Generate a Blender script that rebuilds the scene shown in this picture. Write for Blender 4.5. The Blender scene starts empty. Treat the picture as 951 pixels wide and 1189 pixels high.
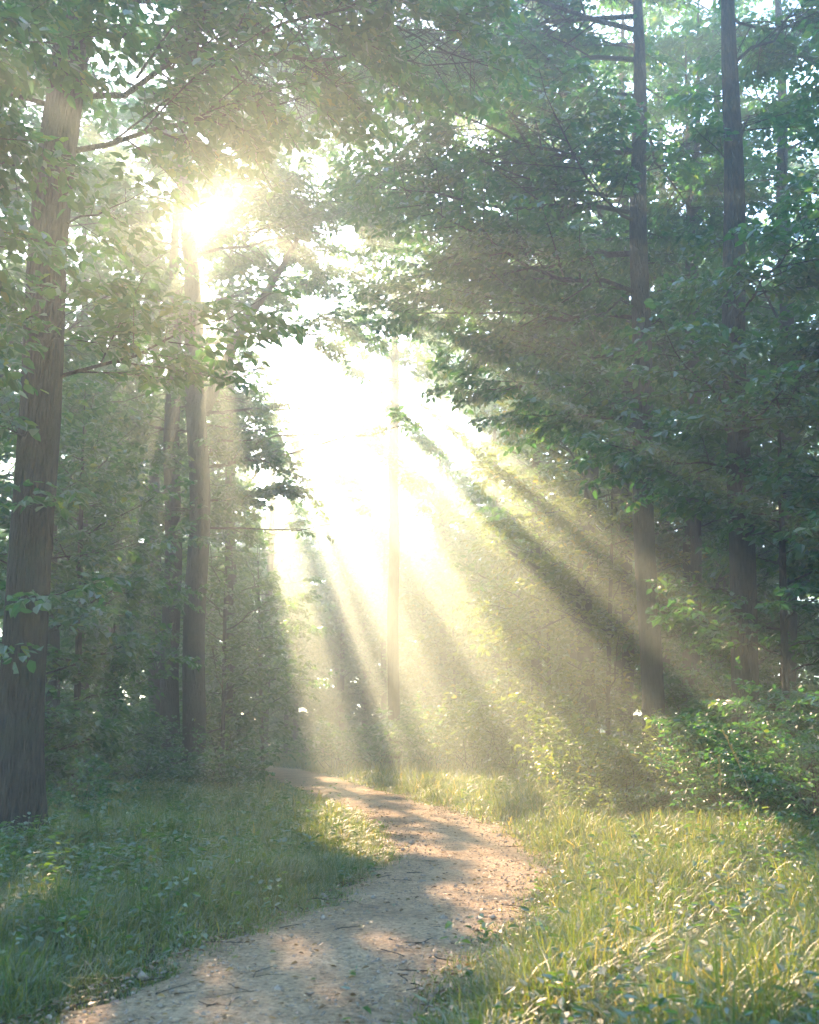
import bpy, math
import numpy as np
from mathutils import Vector

R = math.radians
sc = bpy.context.scene
COL = sc.collection
F = 1141.0                      # focal length in photo pixels (951 x 1189)
PITCH = R(12.6)
EYE = 1.6
CP, SP = math.cos(PITCH), math.sin(PITCH)
UP = np.array([0, 0, 1.0])


def ray(px, py):
    cx, cy = (px - 475.5) / F, (594.5 - py) / F
    return np.array([cx, CP - SP * cy, SP + CP * cy])


def at(px, py, Y):
    r = ray(px, py)
    return r * (Y / r[1]) + np.array([0, 0, EYE])


SUN = ray(237, 255)
SUN /= np.linalg.norm(SUN)
SUN_ELEV = math.asin(SUN[2])
SUN_AZ = math.atan2(SUN[0], SUN[1])
_su = np.cross(SUN, UP); _su /= np.linalg.norm(_su)
_sv = np.cross(_su, SUN)


def sun_uv(p):
    return np.stack([p @ _su, p @ _sv], -1)


def nrm(v):
    return v / np.maximum(np.linalg.norm(v, axis=-1, keepdims=True), 1e-9)


# ------------------------------------------------------------------ terrain
PY = np.array([-60, -20, 0, 3, 6, 8, 9.9, 13, 17.6, 24, 31.6, 41.6, 52, 64, 90, 200.])
PX = np.array([-6, -4.5, -2.9, -1.9, -1.0, -.40, .28, .80, .62, -.75, -2.6, -5.0, -9, -15, -24, -60.])


def _spline():
    ys = np.linspace(-60, 200, 2601)
    xs = np.interp(ys, PY, PX)
    k = np.exp(-.5 * (np.arange(-30, 31) / 12.0) ** 2); k /= k.sum()
    return ys, np.convolve(np.pad(xs, 30, mode='edge'), k, 'valid')


_ys, _xs = _spline()


def path_x(y):
    return np.interp(y, _ys, _xs)


def path_half(y):
    sl = np.gradient(_xs, _ys)
    return 1.04 * np.sqrt(1 + np.interp(y, _ys, sl) ** 2)


def smooth(a, b, x):
    t = np.clip((x - a) / (b - a), 0, 1)
    return t * t * (3 - 2 * t)


def wob(x, y):
    return (np.sin(x * .9 + 1.3) * np.cos(y * .7 + .4) + .6 * np.sin(x * 2.1 - y * 1.3) + .4 * np.sin(x * 3.7 + y * 2.9)) / 2.0


def ground_z(x, y):
    x = np.asarray(x, float); y = np.asarray(y, float)
    s = np.abs(x - path_x(y)) - path_half(y)
    bank = .27 * smooth(0, 4.5, s) + .5 * smooth(4, 16, s)
    h = bank + .05 * wob(x, y) * smooth(.1, 1.5, s) - .035 * (1 - smooth(-.1, .5, s))
    return h + 3.0 * smooth(70, 140, y)


# ------------------------------------------------------------------ materials
def new_mat(name):
    m = bpy.data.materials.new(name); m.use_nodes = True
    nt = m.node_tree
    for n in list(nt.nodes):
        nt.nodes.remove(n)
    return m, nt, nt.nodes, nt.links


def ramp(n, stops):
    r = n.new('ShaderNodeValToRGB')
    el = r.color_ramp.elements
    el[0].position, el[0].color = stops[0][0], (*stops[0][1], 1)
    el[1].position, el[1].color = stops[-1][0], (*stops[-1][1], 1)
    for p, c in stops[1:-1]:
        e = el.new(p); e.color = (*c, 1)
    return r


def leaf_mat(name, stops, trans_gain=1.6, trans=.58, gloss=.08, rough=.52, warm=1.9):
    m, nt, n, l = new_mat(name)
    geo = n.new('ShaderNodeNewGeometry')
    rp = ramp(n, stops)
    l.new(geo.outputs['Random Per Island'], rp.inputs[0])
    d = n.new('ShaderNodeBsdfDiffuse'); l.new(rp.outputs[0], d.inputs['Color'])
    tc = n.new('ShaderNodeMix'); tc.data_type = 'RGBA'; tc.blend_type = 'MULTIPLY'
    tc.inputs[0].default_value = 1
    l.new(rp.outputs[0], tc.inputs[6]); tc.inputs[7].default_value = (warm * trans_gain, 1.7 * trans_gain, .8 * trans_gain, 1)
    t = n.new('ShaderNodeBsdfTranslucent'); l.new(tc.outputs[2], t.inputs['Color'])
    mx = n.new('ShaderNodeMixShader'); mx.inputs[0].default_value = trans
    l.new(d.outputs[0], mx.inputs[1]); l.new(t.outputs[0], mx.inputs[2])
    g = n.new('ShaderNodeBsdfGlossy'); g.inputs['Roughness'].default_value = rough
    g.inputs['Color'].default_value = (.9, .95, 1, 1)
    lw = n.new('ShaderNodeLayerWeight'); lw.inputs[0].default_value = .25
    ml = n.new('ShaderNodeMath'); ml.operation = 'MULTIPLY_ADD'
    l.new(lw.outputs['Fresnel'], ml.inputs[0]); ml.inputs[1].default_value = .15; ml.inputs[2].default_value = gloss * .12
    m2 = n.new('ShaderNodeMixShader'); l.new(ml.outputs[0], m2.inputs[0])
    l.new(mx.outputs[0], m2.inputs[1]); l.new(g.outputs[0], m2.inputs[2])
    o = n.new('ShaderNodeOutputMaterial'); l.new(m2.outputs[0], o.inputs['Surface'])
    return m


def bark_mat(name, a, b, moss):  # bark
    m, nt, n, l = new_mat(name)
    tc = n.new('ShaderNodeTexCoord')
    mp = n.new('ShaderNodeMapping'); mp.inputs['Scale'].default_value = (9, 9, 1.5)
    l.new(tc.outputs['Object'], mp.inputs[0])
    ns = n.new('ShaderNodeTexNoise'); ns.inputs['Scale'].default_value = 2.5; ns.inputs['Detail'].default_value = 7
    l.new(mp.outputs[0], ns.inputs['Vector'])
    vo = n.new('ShaderNodeTexVoronoi'); vo.inputs['Scale'].default_value = 3; vo.feature = 'DISTANCE_TO_EDGE'
    l.new(mp.outputs[0], vo.inputs['Vector'])
    rp = ramp(n, [(.36, a), (.66, b)]); l.new(ns.outputs[0], rp.inputs[0])
    n2 = n.new('ShaderNodeTexNoise'); n2.inputs['Scale'].default_value = 1.7; n2.inputs['Detail'].default_value = 5
    l.new(tc.outputs['Object'], n2.inputs['Vector'])
    r2 = ramp(n, [(.48, (0, 0, 0)), (.66, (.8, .8, .8))]); l.new(n2.outputs[0], r2.inputs[0])
    mx = n.new('ShaderNodeMix'); mx.data_type = 'RGBA'
    l.new(r2.outputs[0], mx.inputs[0]); l.new(rp.outputs[0], mx.inputs[6]); mx.inputs[7].default_value = (*moss, 1)
    p = n.new('ShaderNodeBsdfPrincipled'); p.inputs['Roughness'].default_value = .9
    l.new(mx.outputs[2], p.inputs['Base Color'])
    ad = n.new('ShaderNodeMath'); ad.operation = 'ADD'
    l.new(ns.outputs[0], ad.inputs[0]); l.new(vo.outputs[0], ad.inputs[1])
    bp = n.new('ShaderNodeBump'); bp.inputs['Strength'].default_value = 1; bp.inputs['Distance'].default_value = .07
    l.new(ad.outputs[0], bp.inputs['Height']); l.new(bp.outputs[0], p.inputs['Normal'])
    o = n.new('ShaderNodeOutputMaterial'); l.new(p.outputs[0], o.inputs['Surface'])
    return m


def dirt_mat(name, stops, fine, bump, grit=0.0):
    m, nt, n, l = new_mat(name)
    tc = n.new('ShaderNodeTexCoord')
    def noise(scale, det=7, rough=.65):
        t = n.new('ShaderNodeTexNoise'); t.inputs['Scale'].default_value = scale; t.inputs['Detail'].default_value = det; t.inputs['Roughness'].default_value = rough
        l.new(tc.outputs['Object'], t.inputs['Vector']); return t
    def math_(op, x, y):
        k = n.new('ShaderNodeMath'); k.operation = op
        for i, q in enumerate((x, y)):
            if isinstance(q, (int, float)): k.inputs[i].default_value = q
            else: l.new(q, k.inputs[i])
        return k.outputs[0]
    a, b, c = noise(.9, 8), noise(5.5, 8, .7), noise(fine, 6, .75)
    v = n.new('ShaderNodeTexVoronoi'); v.inputs['Scale'].default_value = fine * 2.0
    l.new(tc.outputs['Object'], v.inputs['Vector'])
    mix = math_('ADD', math_('ADD', math_('MULTIPLY', a.outputs[0], .38), math_('MULTIPLY', b.outputs[0], .32)), math_('MULTIPLY', c.outputs[0], .30))
    rp = ramp(n, stops); l.new(mix, rp.inputs[0])
    col = rp.outputs[0]
    if grit:
        # single darker and paler grains
        sep = n.new('ShaderNodeSeparateColor'); l.new(v.outputs['Color'], sep.inputs[0])
        g = ramp(n, [(0, (.45, .43, .40)), (.25, (.9, .9, .9)), (.7, (1, 1, 1)), (1, (1.35, 1.3, 1.25))]); l.new(sep.outputs[0], g.inputs[0])
        mu = n.new('ShaderNodeMix'); mu.data_type = 'RGBA'; mu.blend_type = 'MULTIPLY'; mu.inputs[0].default_value = grit
        l.new(col, mu.inputs[6]); l.new(g.outputs[0], mu.inputs[7]); col = mu.outputs[2]
    p = n.new('ShaderNodeBsdfPrincipled'); p.inputs['Roughness'].default_value = .92
    l.new(col, p.inputs['Base Color'])
    h = math_('ADD', math_('ADD', math_('MULTIPLY', b.outputs[0], 1.6), c.outputs[0]), math_('MULTIPLY', v.outputs[0], -.7))
    bp = n.new('ShaderNodeBump'); bp.inputs['Strength'].default_value = bump; bp.inputs['Distance'].default_value = .045
    l.new(h, bp.inputs['Height']); l.new(bp.outputs[0], p.inputs['Normal'])
    o = n.new('ShaderNodeOutputMaterial'); l.new(p.outputs[0], o.inputs['Surface'])
    return m


M = {}
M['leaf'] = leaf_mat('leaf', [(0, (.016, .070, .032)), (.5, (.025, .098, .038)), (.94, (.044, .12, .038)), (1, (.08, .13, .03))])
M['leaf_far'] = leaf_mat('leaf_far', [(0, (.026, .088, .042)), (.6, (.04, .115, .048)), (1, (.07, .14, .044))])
M['leaf_sun_tint'] = leaf_mat('leaf_sun_tint', [(0, (.035, .08, .022)), (.5, (.06, .105, .028)), (.93, (.08, .125, .03)), (1, (.15, .14, .03))])  # yellower leaf copy for plants in the sun, sunlight put into the colour
M['grass'] = leaf_mat('grass_blade', [(0, (.036, .095, .028)), (.55, (.066, .125, .036)), (.9, (.10, .15, .05)), (1, (.17, .19, .075))], 1.6, .5, .06, .5, 2.35)
M['weed'] = leaf_mat('weed_leaf', [(0, (.034, .09, .03)), (.7, (.055, .12, .036)), (1, (.08, .14, .04))], 1.5, .55, .02, .6)
M['straw'] = leaf_mat('straw', [(0, (.22, .20, .09)), (1, (.34, .29, .14))], 1.0, .35)
M['litter'] = leaf_mat('litter', [(0, (.09, .055, .028)), (.6, (.19, .12, .05)), (.9, (.30, .20, .07)), (1, (.12, .14, .04))], .6, .2)
M['bark'] = bark_mat('bark', (.004, .004, .0035), (.042, .038, .030), (.016, .028, .012))  # bark tones with raised contrast, furrow shade put into the colour
M['bark_thin'] = bark_mat('bark_thin', (.010, .009, .007), (.040, .036, .028), (.022, .034, .016))
M['path'] = dirt_mat('path_dirt', [(.34, (.16, .115, .068)), (.44, (.33, .245, .15)), (.54, (.46, .35, .22)), (.66, (.56, .455, .31))], 19, 1.0, .9)
M['soil'] = dirt_mat('soil', [(.3, (.018, .022, .010)), (.5, (.035, .045, .018)), (.7, (.06, .065, .028))], 9, .8)
M['stone'] = dirt_mat('stone', [(.3, (.16, .13, .10)), (.7, (.42, .36, .29))], 30, .3)


# ------------------------------------------------------------------ mesh helpers
def link_mesh(name, V, faces_list, mat, parent=None, smooth_=True, origin=None):
    """faces_list: list of (n,k) index arrays"""
    me = bpy.data.meshes.new(name)
    V = np.asarray(V, np.float32)
    if origin is not None:
        V = V - np.asarray(origin, np.float32)
    loops = np.concatenate([f.reshape(-1) for f in faces_list]).astype(np.int32)
    tot = np.concatenate([np.full(len(f), f.shape[1], np.int32) for f in faces_list])
    start = np.concatenate([[0], np.cumsum(tot)[:-1]]).astype(np.int32)
    me.vertices.add(len(V)); me.vertices.foreach_set('co', V.reshape(-1))
    me.loops.add(len(loops)); me.loops.foreach_set('vertex_index', loops)
    me.polygons.add(len(tot)); me.polygons.foreach_set('loop_start', start)
    me.polygons.foreach_set('use_smooth', np.full(len(tot), smooth_, bool))
    me.update(calc_edges=True)
    me.materials.append(mat)
    o = bpy.data.objects.new(name, me); COL.objects.link(o)
    if parent is not None:
        o.parent = parent
    return o


def tag(o, label=None, cat=None, group=None, kind=None):
    if label: o['label'] = label
    if cat: o['category'] = cat
    if group: o['group'] = group
    if kind: o['kind'] = kind
    return o


def tubes(P, Rad, m):
    """P (N,K,3) polylines, Rad (N,K) radii -> verts, quads"""
    N, K, _ = P.shape
    T = np.gradient(P, axis=1)
    T = nrm(T)
    ref = np.where(np.abs(T[..., 2:3]) > .85, np.array([1., 0, 0]), UP)
    A = nrm(np.cross(T, ref)); B = np.cross(T, A)
    a = np.arange(m) * 2 * math.pi / m
    V = P[:, :, None, :] + Rad[:, :, None, None] * (A[:, :, None, :] * np.cos(a)[:, None] + B[:, :, None, :] * np.sin(a)[:, None])
    idx = np.arange(N * K * m).reshape(N, K, m)
    i0 = idx[:, :-1]; i1 = idx[:, 1:]
    Q = np.stack([i0, np.roll(i0, -1, 2), np.roll(i1, -1, 2), i1], -1).reshape(-1, 4)
    return V.reshape(-1, 3), Q


class Geo:
    def __init__(s): s.v = []; s.f = {}; s.n = 0
    def add(s, V, Q):
        s.v.append(V); s.f.setdefault(Q.shape[1], []).append(Q + s.n); s.n += len(V)
    def build(s, name, mat, parent=None, origin=None, smooth_=True):
        return link_mesh(name, np.concatenate(s.v), [np.concatenate(x) for x in s.f.values()], mat, parent, smooth_, origin)


def leaves_geo(pos, ax, nor, ln, wd, rng, simple=False):
    """folded leaf blades"""
    ax = nrm(ax)
    side = nrm(np.cross(nor, ax)); nor = np.cross(ax, side)
    L = ln[:, None]; W = wd[:, None] * .5
    fold = rng.uniform(.05, .5, (len(pos), 1)) * W
    droop = rng.uniform(-.02, .22, (len(pos), 1)) * L
    tip = pos + ax * L - nor * droop
    mid = pos + ax * L * .5
    if simple:
        V = np.stack([pos, mid + side * W + nor * fold, tip, mid - side * W + nor * fold], 1)
        i = (np.arange(len(pos)) * 4)[:, None]
        Q = np.concatenate([i + [0, 1, 2], i + [0, 2, 3]])
    else:
        a = pos + ax * L * .28; b = pos + ax * L * .68 - nor * droop * .4
        V = np.stack([pos, a + side * W + nor * fold, b + side * W * .78 + nor * fold, tip, b - side * W * .78 + nor * fold, a - side * W + nor * fold], 1)
        i = (np.arange(len(pos)) * 6)[:, None]
        Q = np.concatenate([i + [0, 1, 2, 3], i + [0, 3, 4, 5]])
    return V.reshape(-1, 3), Q


class Br:
    """batch of quadratic branches"""
    def __init__(s, S, D, L, C, r0):
        s.S, s.D, s.L, s.C, s.r0 = S, nrm(D), L, C, r0
    def pt(s, i, t):
        L = s.L[i][:, None]; t = t[:, None]
        return s.S[i] + s.D[i] * L * t + s.C[i] * L * t * t
    def tan(s, i, t):
        return nrm(s.D[i] + 2 * s.C[i] * t[:, None])
    def take(s, k):
        return Br(s.S[k], s.D[k], s.L[k], s.C[k], s.r0[k])
    def poly(s, K):
        t = np.linspace(0, 1, K)
        return s.S[:, None] + (s.D[:, None] * t[:, None] + s.C[:, None] * (t * t)[:, None]) * s.L[:, None, None]


def sprout(br, spacing, t0, lenf, rng, ang=(38, 68), vert=.18, mx=60, droop=-.12):
    """children alternate left and right of each branch, mostly in its plane"""
    n = np.clip((br.L * (1 - t0) / spacing).astype(int), 1, mx)
    i = np.repeat(np.arange(len(n)), n)
    k = np.arange(n.sum()) - np.repeat(np.cumsum(n) - n, n)
    t = t0 + (1 - t0) * np.minimum((k + rng.uniform(.1, .9, len(k))) / n[i], 1)
    last = k == n[i] - 1
    t = np.where(last, 1., t)
    T = br.tan(i, t)
    sd = np.cross(T, UP); sl = np.linalg.norm(sd, axis=1, keepdims=True)
    rnd = nrm(rng.normal(size=sd.shape))
    sd = nrm(np.where(sl < .25, np.cross(T, rnd), sd))
    a = np.radians(rng.uniform(ang[0], ang[1], len(k)))[:, None]
    a = np.where(last[:, None], a * .15, a)
    sg = np.where((k + i) % 2 == 0, 1., -1.)[:, None]
    D = np.cos(a) * T + np.sin(a) * sg * sd + UP * rng.normal(0, vert, (len(k), 1))
    L = lenf(br.L[i], t) * rng.uniform(.7, 1.25, len(k))
    C = UP * (droop * rng.uniform(.3, 1.6, (len(k), 1)))
    r0 = np.maximum(br.r0[i] * (1 - .75 * t) * .55, .0022)
    return Br(br.pt(i, t), D, L, C, r0), i


TUBES = []        # (uv, radius) of the gaps in the canopy through which the sun pours


def carve(pos, rng, holes=False):
    keep = np.ones(len(pos), bool)
    uv = sun_uv(pos)
    for c, r, p0 in TUBES:
        d = np.linalg.norm(uv - c, axis=1)
        beyond = (pos - p0) @ SUN > .5
        edge = r * (1 + .18 * np.sin(5 * np.arctan2(uv[:, 1] - c[1], uv[:, 0] - c[0]) + r * 7))
        keep &= ~(beyond & (d < edge) & (rng.random(len(pos)) < .97))
    q = pos - np.array([0, 0, EYE])
    along = q @ SUN; u = q @ _su; v = q @ _sv
    r = np.hypot(u, v); th = np.arctan2(v, u)
    tana = r / np.maximum(along, 1e-3)
    th_ = np.arctan2(v, u)
    # loose, open crowns where the low sun shines straight through them
    hole = (np.sin(pos[:, 0] * 2.3 + pos[:, 2] * 1.1) + np.sin(pos[:, 1] * 1.9 - pos[:, 2] * 2.1 + 1) + np.sin(pos[:, 0] * 4.1 - pos[:, 1] * 3.3 + pos[:, 2] * 3.7)) / 3
    below = np.sin(th_ - .1) < 0
    lim = np.where(below & (tana > .11), .04 + .68 * np.clip((tana - .14) / .12, 0, 1), np.where(below, .02, .22))
    keep &= ~((along > 15) & (tana < .013) & (rng.random(len(pos)) < .8))
    if holes:
        keep &= ~((along > 15) & (hole > lim))
    for th0, hw, r0, r1, ta in SLOTS:
        e = hw * (1 + .3 * np.sin(r * .9 + th0 * 5))
        keep &= ~((along > 8) & (np.abs(th - th0) < e) & (r > r0) & (r < r1) & (tana < ta) & (rng.random(len(pos)) < .96))
    return keep


GAPS = [
    (237, 255, .01, .2),
    (690, 1000, 12.5, .7), (610, 965, 15.5, .6), (640, 985, 14, .4), (790, 985, 12.0, .55), (740, 970, 13.5, .4), (850, 1000, 11.5, .4), (840, 1075, 9.2, .9), (640, 1080, 8.8, .75), (735, 1055, 9.9, 1.0), (680, 1060, 9.6, .35), (560, 1150, 6.9, .25), (740, 1140, 6.0, .5), (880, 1120, 6.6, .45), (650, 1120, 6.4, .35), (700, 1080, 7.4, .5), (800, 1090, 7.0, .45), (620, 1160, 5.6, .3), (830, 1165, 5.6, .35), (900, 1070, 7.6, .5), (590, 1075, 7.4, .3), (760, 1060, 8.0, .45), (350, 1060, 8.4, .3), (260, 1090, 7.4, .25), (120, 1120, 6.4, .3), (60, 1040, 9.0, .3),
    (350, 1000, 14, .4), (200, 1060, 10, .3), (150, 990, 14, .35), (410, 965, 16, .4),
    (540, 1035, 10.4, .4), (200, 1175, 6.2, .25), (430, 1090, 8.2, .25), (470, 985, 14.5, .4), (290, 1150, 6.8, .16), (570, 1000, 13, .45), (380, 1120, 7.4, .14),
]
# long slots cut through the crowns to shape the sunbeams: (photo direction from the sun, half width and reach in photo pixels, nearest and farthest lit distance)
SLOTS = []
for px, py, hw, reach, z0, z1 in [(368, 800, 26, 430, 15, 46), (498, 800, 20, 430, 15, 46), (590, 790, 30, 430, 14, 44), (707, 628, 13, 400, 12, 44), (679, 660, 16, 400, 12, 44), (640, 700, 13, 400, 12, 44), (440, 810, 9, 430, 15, 46), (560, 950, 30, 520, 9, 26)]:
    rr = ray(px, py); rr = rr / np.linalg.norm(rr)
    u_, v_ = rr @ _su, rr @ _sv
    t_ = math.hypot(u_, v_) / (rr @ SUN)
    dpx = math.hypot(px - 237, py - 255)
    SLOTS.append((math.atan2(v_, u_), hw / dpx, t_ * z0, t_ * z1, math.tan(reach / 1141)))
# openings: photo pixel of a lit spot, its distance, radius in metres
for px, py, Y, r in GAPS if 'GAPS' in globals() else []:
    p = at(px, py, Y); TUBES.append((sun_uv(p[None])[0], r, p))


def trunk_mesh(pts, diam, H, rng, m=18, flare=1.5, base_z=None):
    """pts: (n,3) control points bottom to top; continues upwards to height H"""
    pts = np.array(pts, float)
    d = nrm(pts[-1] - pts[-2])
    top = pts[-1].copy()
    if H > top[2]:
        d2 = nrm(d + UP * .3)
        pts = np.vstack([pts, top + d2 * (H - top[2]) / d2[2]])
    z = np.concatenate([[base_z - .25, base_z, base_z + .12, base_z + .3, base_z + .6], np.linspace(base_z + 1.1, pts[-1, 2], 26 if m < 40 else 110)])
    ctrl_z = pts[:, 2]
    X = np.interp(z, ctrl_z, pts[:, 0]); Y = np.interp(z, ctrl_z, pts[:, 1])
    k = np.array([.25, .5, .25])
    for arr in (X, Y):
        for _ in range(2):
            arr[6:-1] = np.convolve(arr, k, 'same')[6:-1]
    ph = rng.uniform(0, 6, 4)
    X[5:] += .035 * np.sin(z[5:] * .9 + ph[0]) * diam * 2; Y[5:] += .035 * np.sin(z[5:] * .8 + ph[1]) * diam * 2
    P = np.stack([X, Y, z], -1)[None]
    u = (z - base_z) / (H - base_z)
    rad = diam / 2 * np.clip(1 - .22 * u - .72 * np.clip((u - .45) / .55, 0, 1) ** 1.3, .05, 1) * (1 + (flare - 1) * np.exp(-np.maximum(z - base_z, 0) / .28))
    V, Q = tubes(P, rad[None], m)
    V = V.reshape(len(z), m, 3)
    a = np.arange(m) * 2 * math.pi / m
    lob = .035 * np.sin(3 * a[None] + ph[2] + .25 * z[:, None]) + .02 * np.sin(7 * a[None] + ph[3] - .4 * z[:, None]) + rng.normal(0, .012, (len(z), m))
    lob = lob + (.16 * np.exp(-np.maximum(z - base_z, 0) / .3))[:, None] * np.sin(5 * a + ph[0])[None]
    if m >= 40:      # deep bark furrows, running up the stem and wandering a little
        rid = rng.normal(0, 1, (len(z), m))
        for _ in range(5):
            rid[1:-1] = .25 * rid[:-2] + .5 * rid[1:-1] + .25 * rid[2:]
        cols = rng.normal(0, 1, m)[None] * np.ones((len(z), 1))
        lob = lob + .016 * rid * 2 + .016 * cols
        for q in range(5):                                    # knots and old branch scars
            kz, ka = rng.uniform(base_z + 1.2, base_z + 9), rng.uniform(3.4, 6.0)
            lob = lob + .09 * np.exp(-((z - kz) / .13) ** 2)[:, None] * np.exp(-(((a - ka + math.pi) % (2 * math.pi) - math.pi) / .3) ** 2)[None]
    c = P[0][:, None]
    V = c + (V - c) * (1 + lob)[..., None]
    return V.reshape(-1, 3), Q, P[0], rad


def foliate(limbs, rng, leaf, sp, twig_len=.38, detail=2, lt=3.0, t0=.22, spread=.5, simple=False, up_bias=1.0, carve_it=True, nor_j=.45, vj=.15):
    """limbs -> (per-limb wood Geo, leaf arrays)"""
    sp = sp * SPM
    l2, p2 = sprout(limbs, .40 * sp, t0, lambda L, t: np.minimum(L * spread * (1 - t) ** .6 + .35, 2.6), rng, vert=vj, droop=-.10)
    if carve_it and TUBES:
        kp = carve(l2.pt(np.arange(len(l2.L)), np.full(len(l2.L), .6)), rng)
        l2, p2 = l2.take(kp), p2[kp]
    l3, p3 = sprout(l2, .135 * sp, .12, lambda L, t: np.minimum(twig_len * (1.1 - .5 * t), L), rng, ang=(32, 62), vert=.22, droop=-.16)
    if carve_it and TUBES:
        kp = carve(l3.pt(np.arange(len(l3.L)), np.full(len(l3.L), .6)), rng)
        l3, p3 = l3.take(kp), p3[kp]
    n = np.clip((l3.L / (leaf * .42)).astype(int), 2, 9)
    i = np.repeat(np.arange(len(n)), n)
    k = np.arange(n.sum()) - np.repeat(np.cumsum(n) - n, n)
    t = np.clip((k + .6 + rng.uniform(-.3, .3, len(k))) / n[i], 0, 1)
    pos = l3.pt(i, t); T = l3.tan(i, t)
    sd = nrm(np.cross(T, UP) + rng.normal(0, .15, T.shape))
    sg = np.where(k % 2 == 0, 1., -1.)[:, None]
    a = np.radians(rng.uniform(25, 70, len(k)))[:, None]
    ax = np.cos(a) * T + np.sin(a) * sg * sd + rng.normal(0, .22, T.shape) - UP * rng.uniform(0, .45, (len(k), 1))
    nor = UP * up_bias + rng.normal(0, nor_j, T.shape)
    ln = leaf * rng.uniform(.65, 1.25, len(k)); wd = ln * rng.uniform(.5, .66, len(k))
    if carve_it and TUBES:
        kp = carve(pos, rng, True)
        pos, ax, nor, ln, wd = pos[kp], ax[kp], nor[kp], ln[kp], wd[kp]
    lv = leaves_geo(pos, ax, nor, ln, wd, rng, simple)
    wood = []
    K1 = 8
    P1 = limbs.poly(K1)
    r1 = limbs.r0[:, None] * (1 - .88 * np.linspace(0, 1, K1))[None]
    P1[:, 1:-1] += rng.normal(0, 1, (len(limbs.L), K1 - 2, 3)) * (limbs.L * .012)[:, None, None]
    for j in range(len(limbs.L)):
        g = Geo()
        g.add(*tubes(P1[j:j + 1], r1[j:j + 1], 6))
        if detail >= 1:
            s = p2 == j
            if s.any():
                q = l2.poly(4)[s]; rr = l2.r0[s][:, None] * np.array([1, .75, .5, .25])
                g.add(*tubes(q, rr, 4))
        if detail >= 2:
            s3 = p2[p3] == j
            if s3.any():
                q = l3.poly(3)[s3]; rr = np.minimum(l3.r0[s3], .006)[:, None] * np.array([1, .7, .35])
                g.add(*tubes(q, rr, 3))
        wood.append(g)
    return wood, lv, len(pos)


SPM = .5
NLEAF = 0
TREES = {}


def make_limbs(P, rad, zs, az, L, el, rng, curve=.12):
    zs = np.asarray(zs, float); az = np.radians(np.asarray(az, float)); el = np.radians(np.asarray(el, float)); L = np.asarray(L, float)
    S = np.stack([np.interp(zs, P[:, 2], P[:, k]) for k in range(3)], -1)
    rr = np.interp(zs, P[:, 2], rad)
    # az: 0 = away from the camera (+Y), 90 = to the right (+X)
    D = np.stack([np.sin(az) * np.cos(el), np.cos(az) * np.cos(el), np.sin(el)], -1)
    C = UP * (curve * rng.uniform(-.6, 1.2, (len(zs), 1))) * np.where(el > R(40), -1.2, 1)[:, None] + nrm(np.cross(D, UP)) * rng.normal(0, .2, (len(zs), 1))
    r0 = np.minimum(.0075 * L + .006, rr * .5)
    return Br(S, D, L, C, r0)


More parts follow.
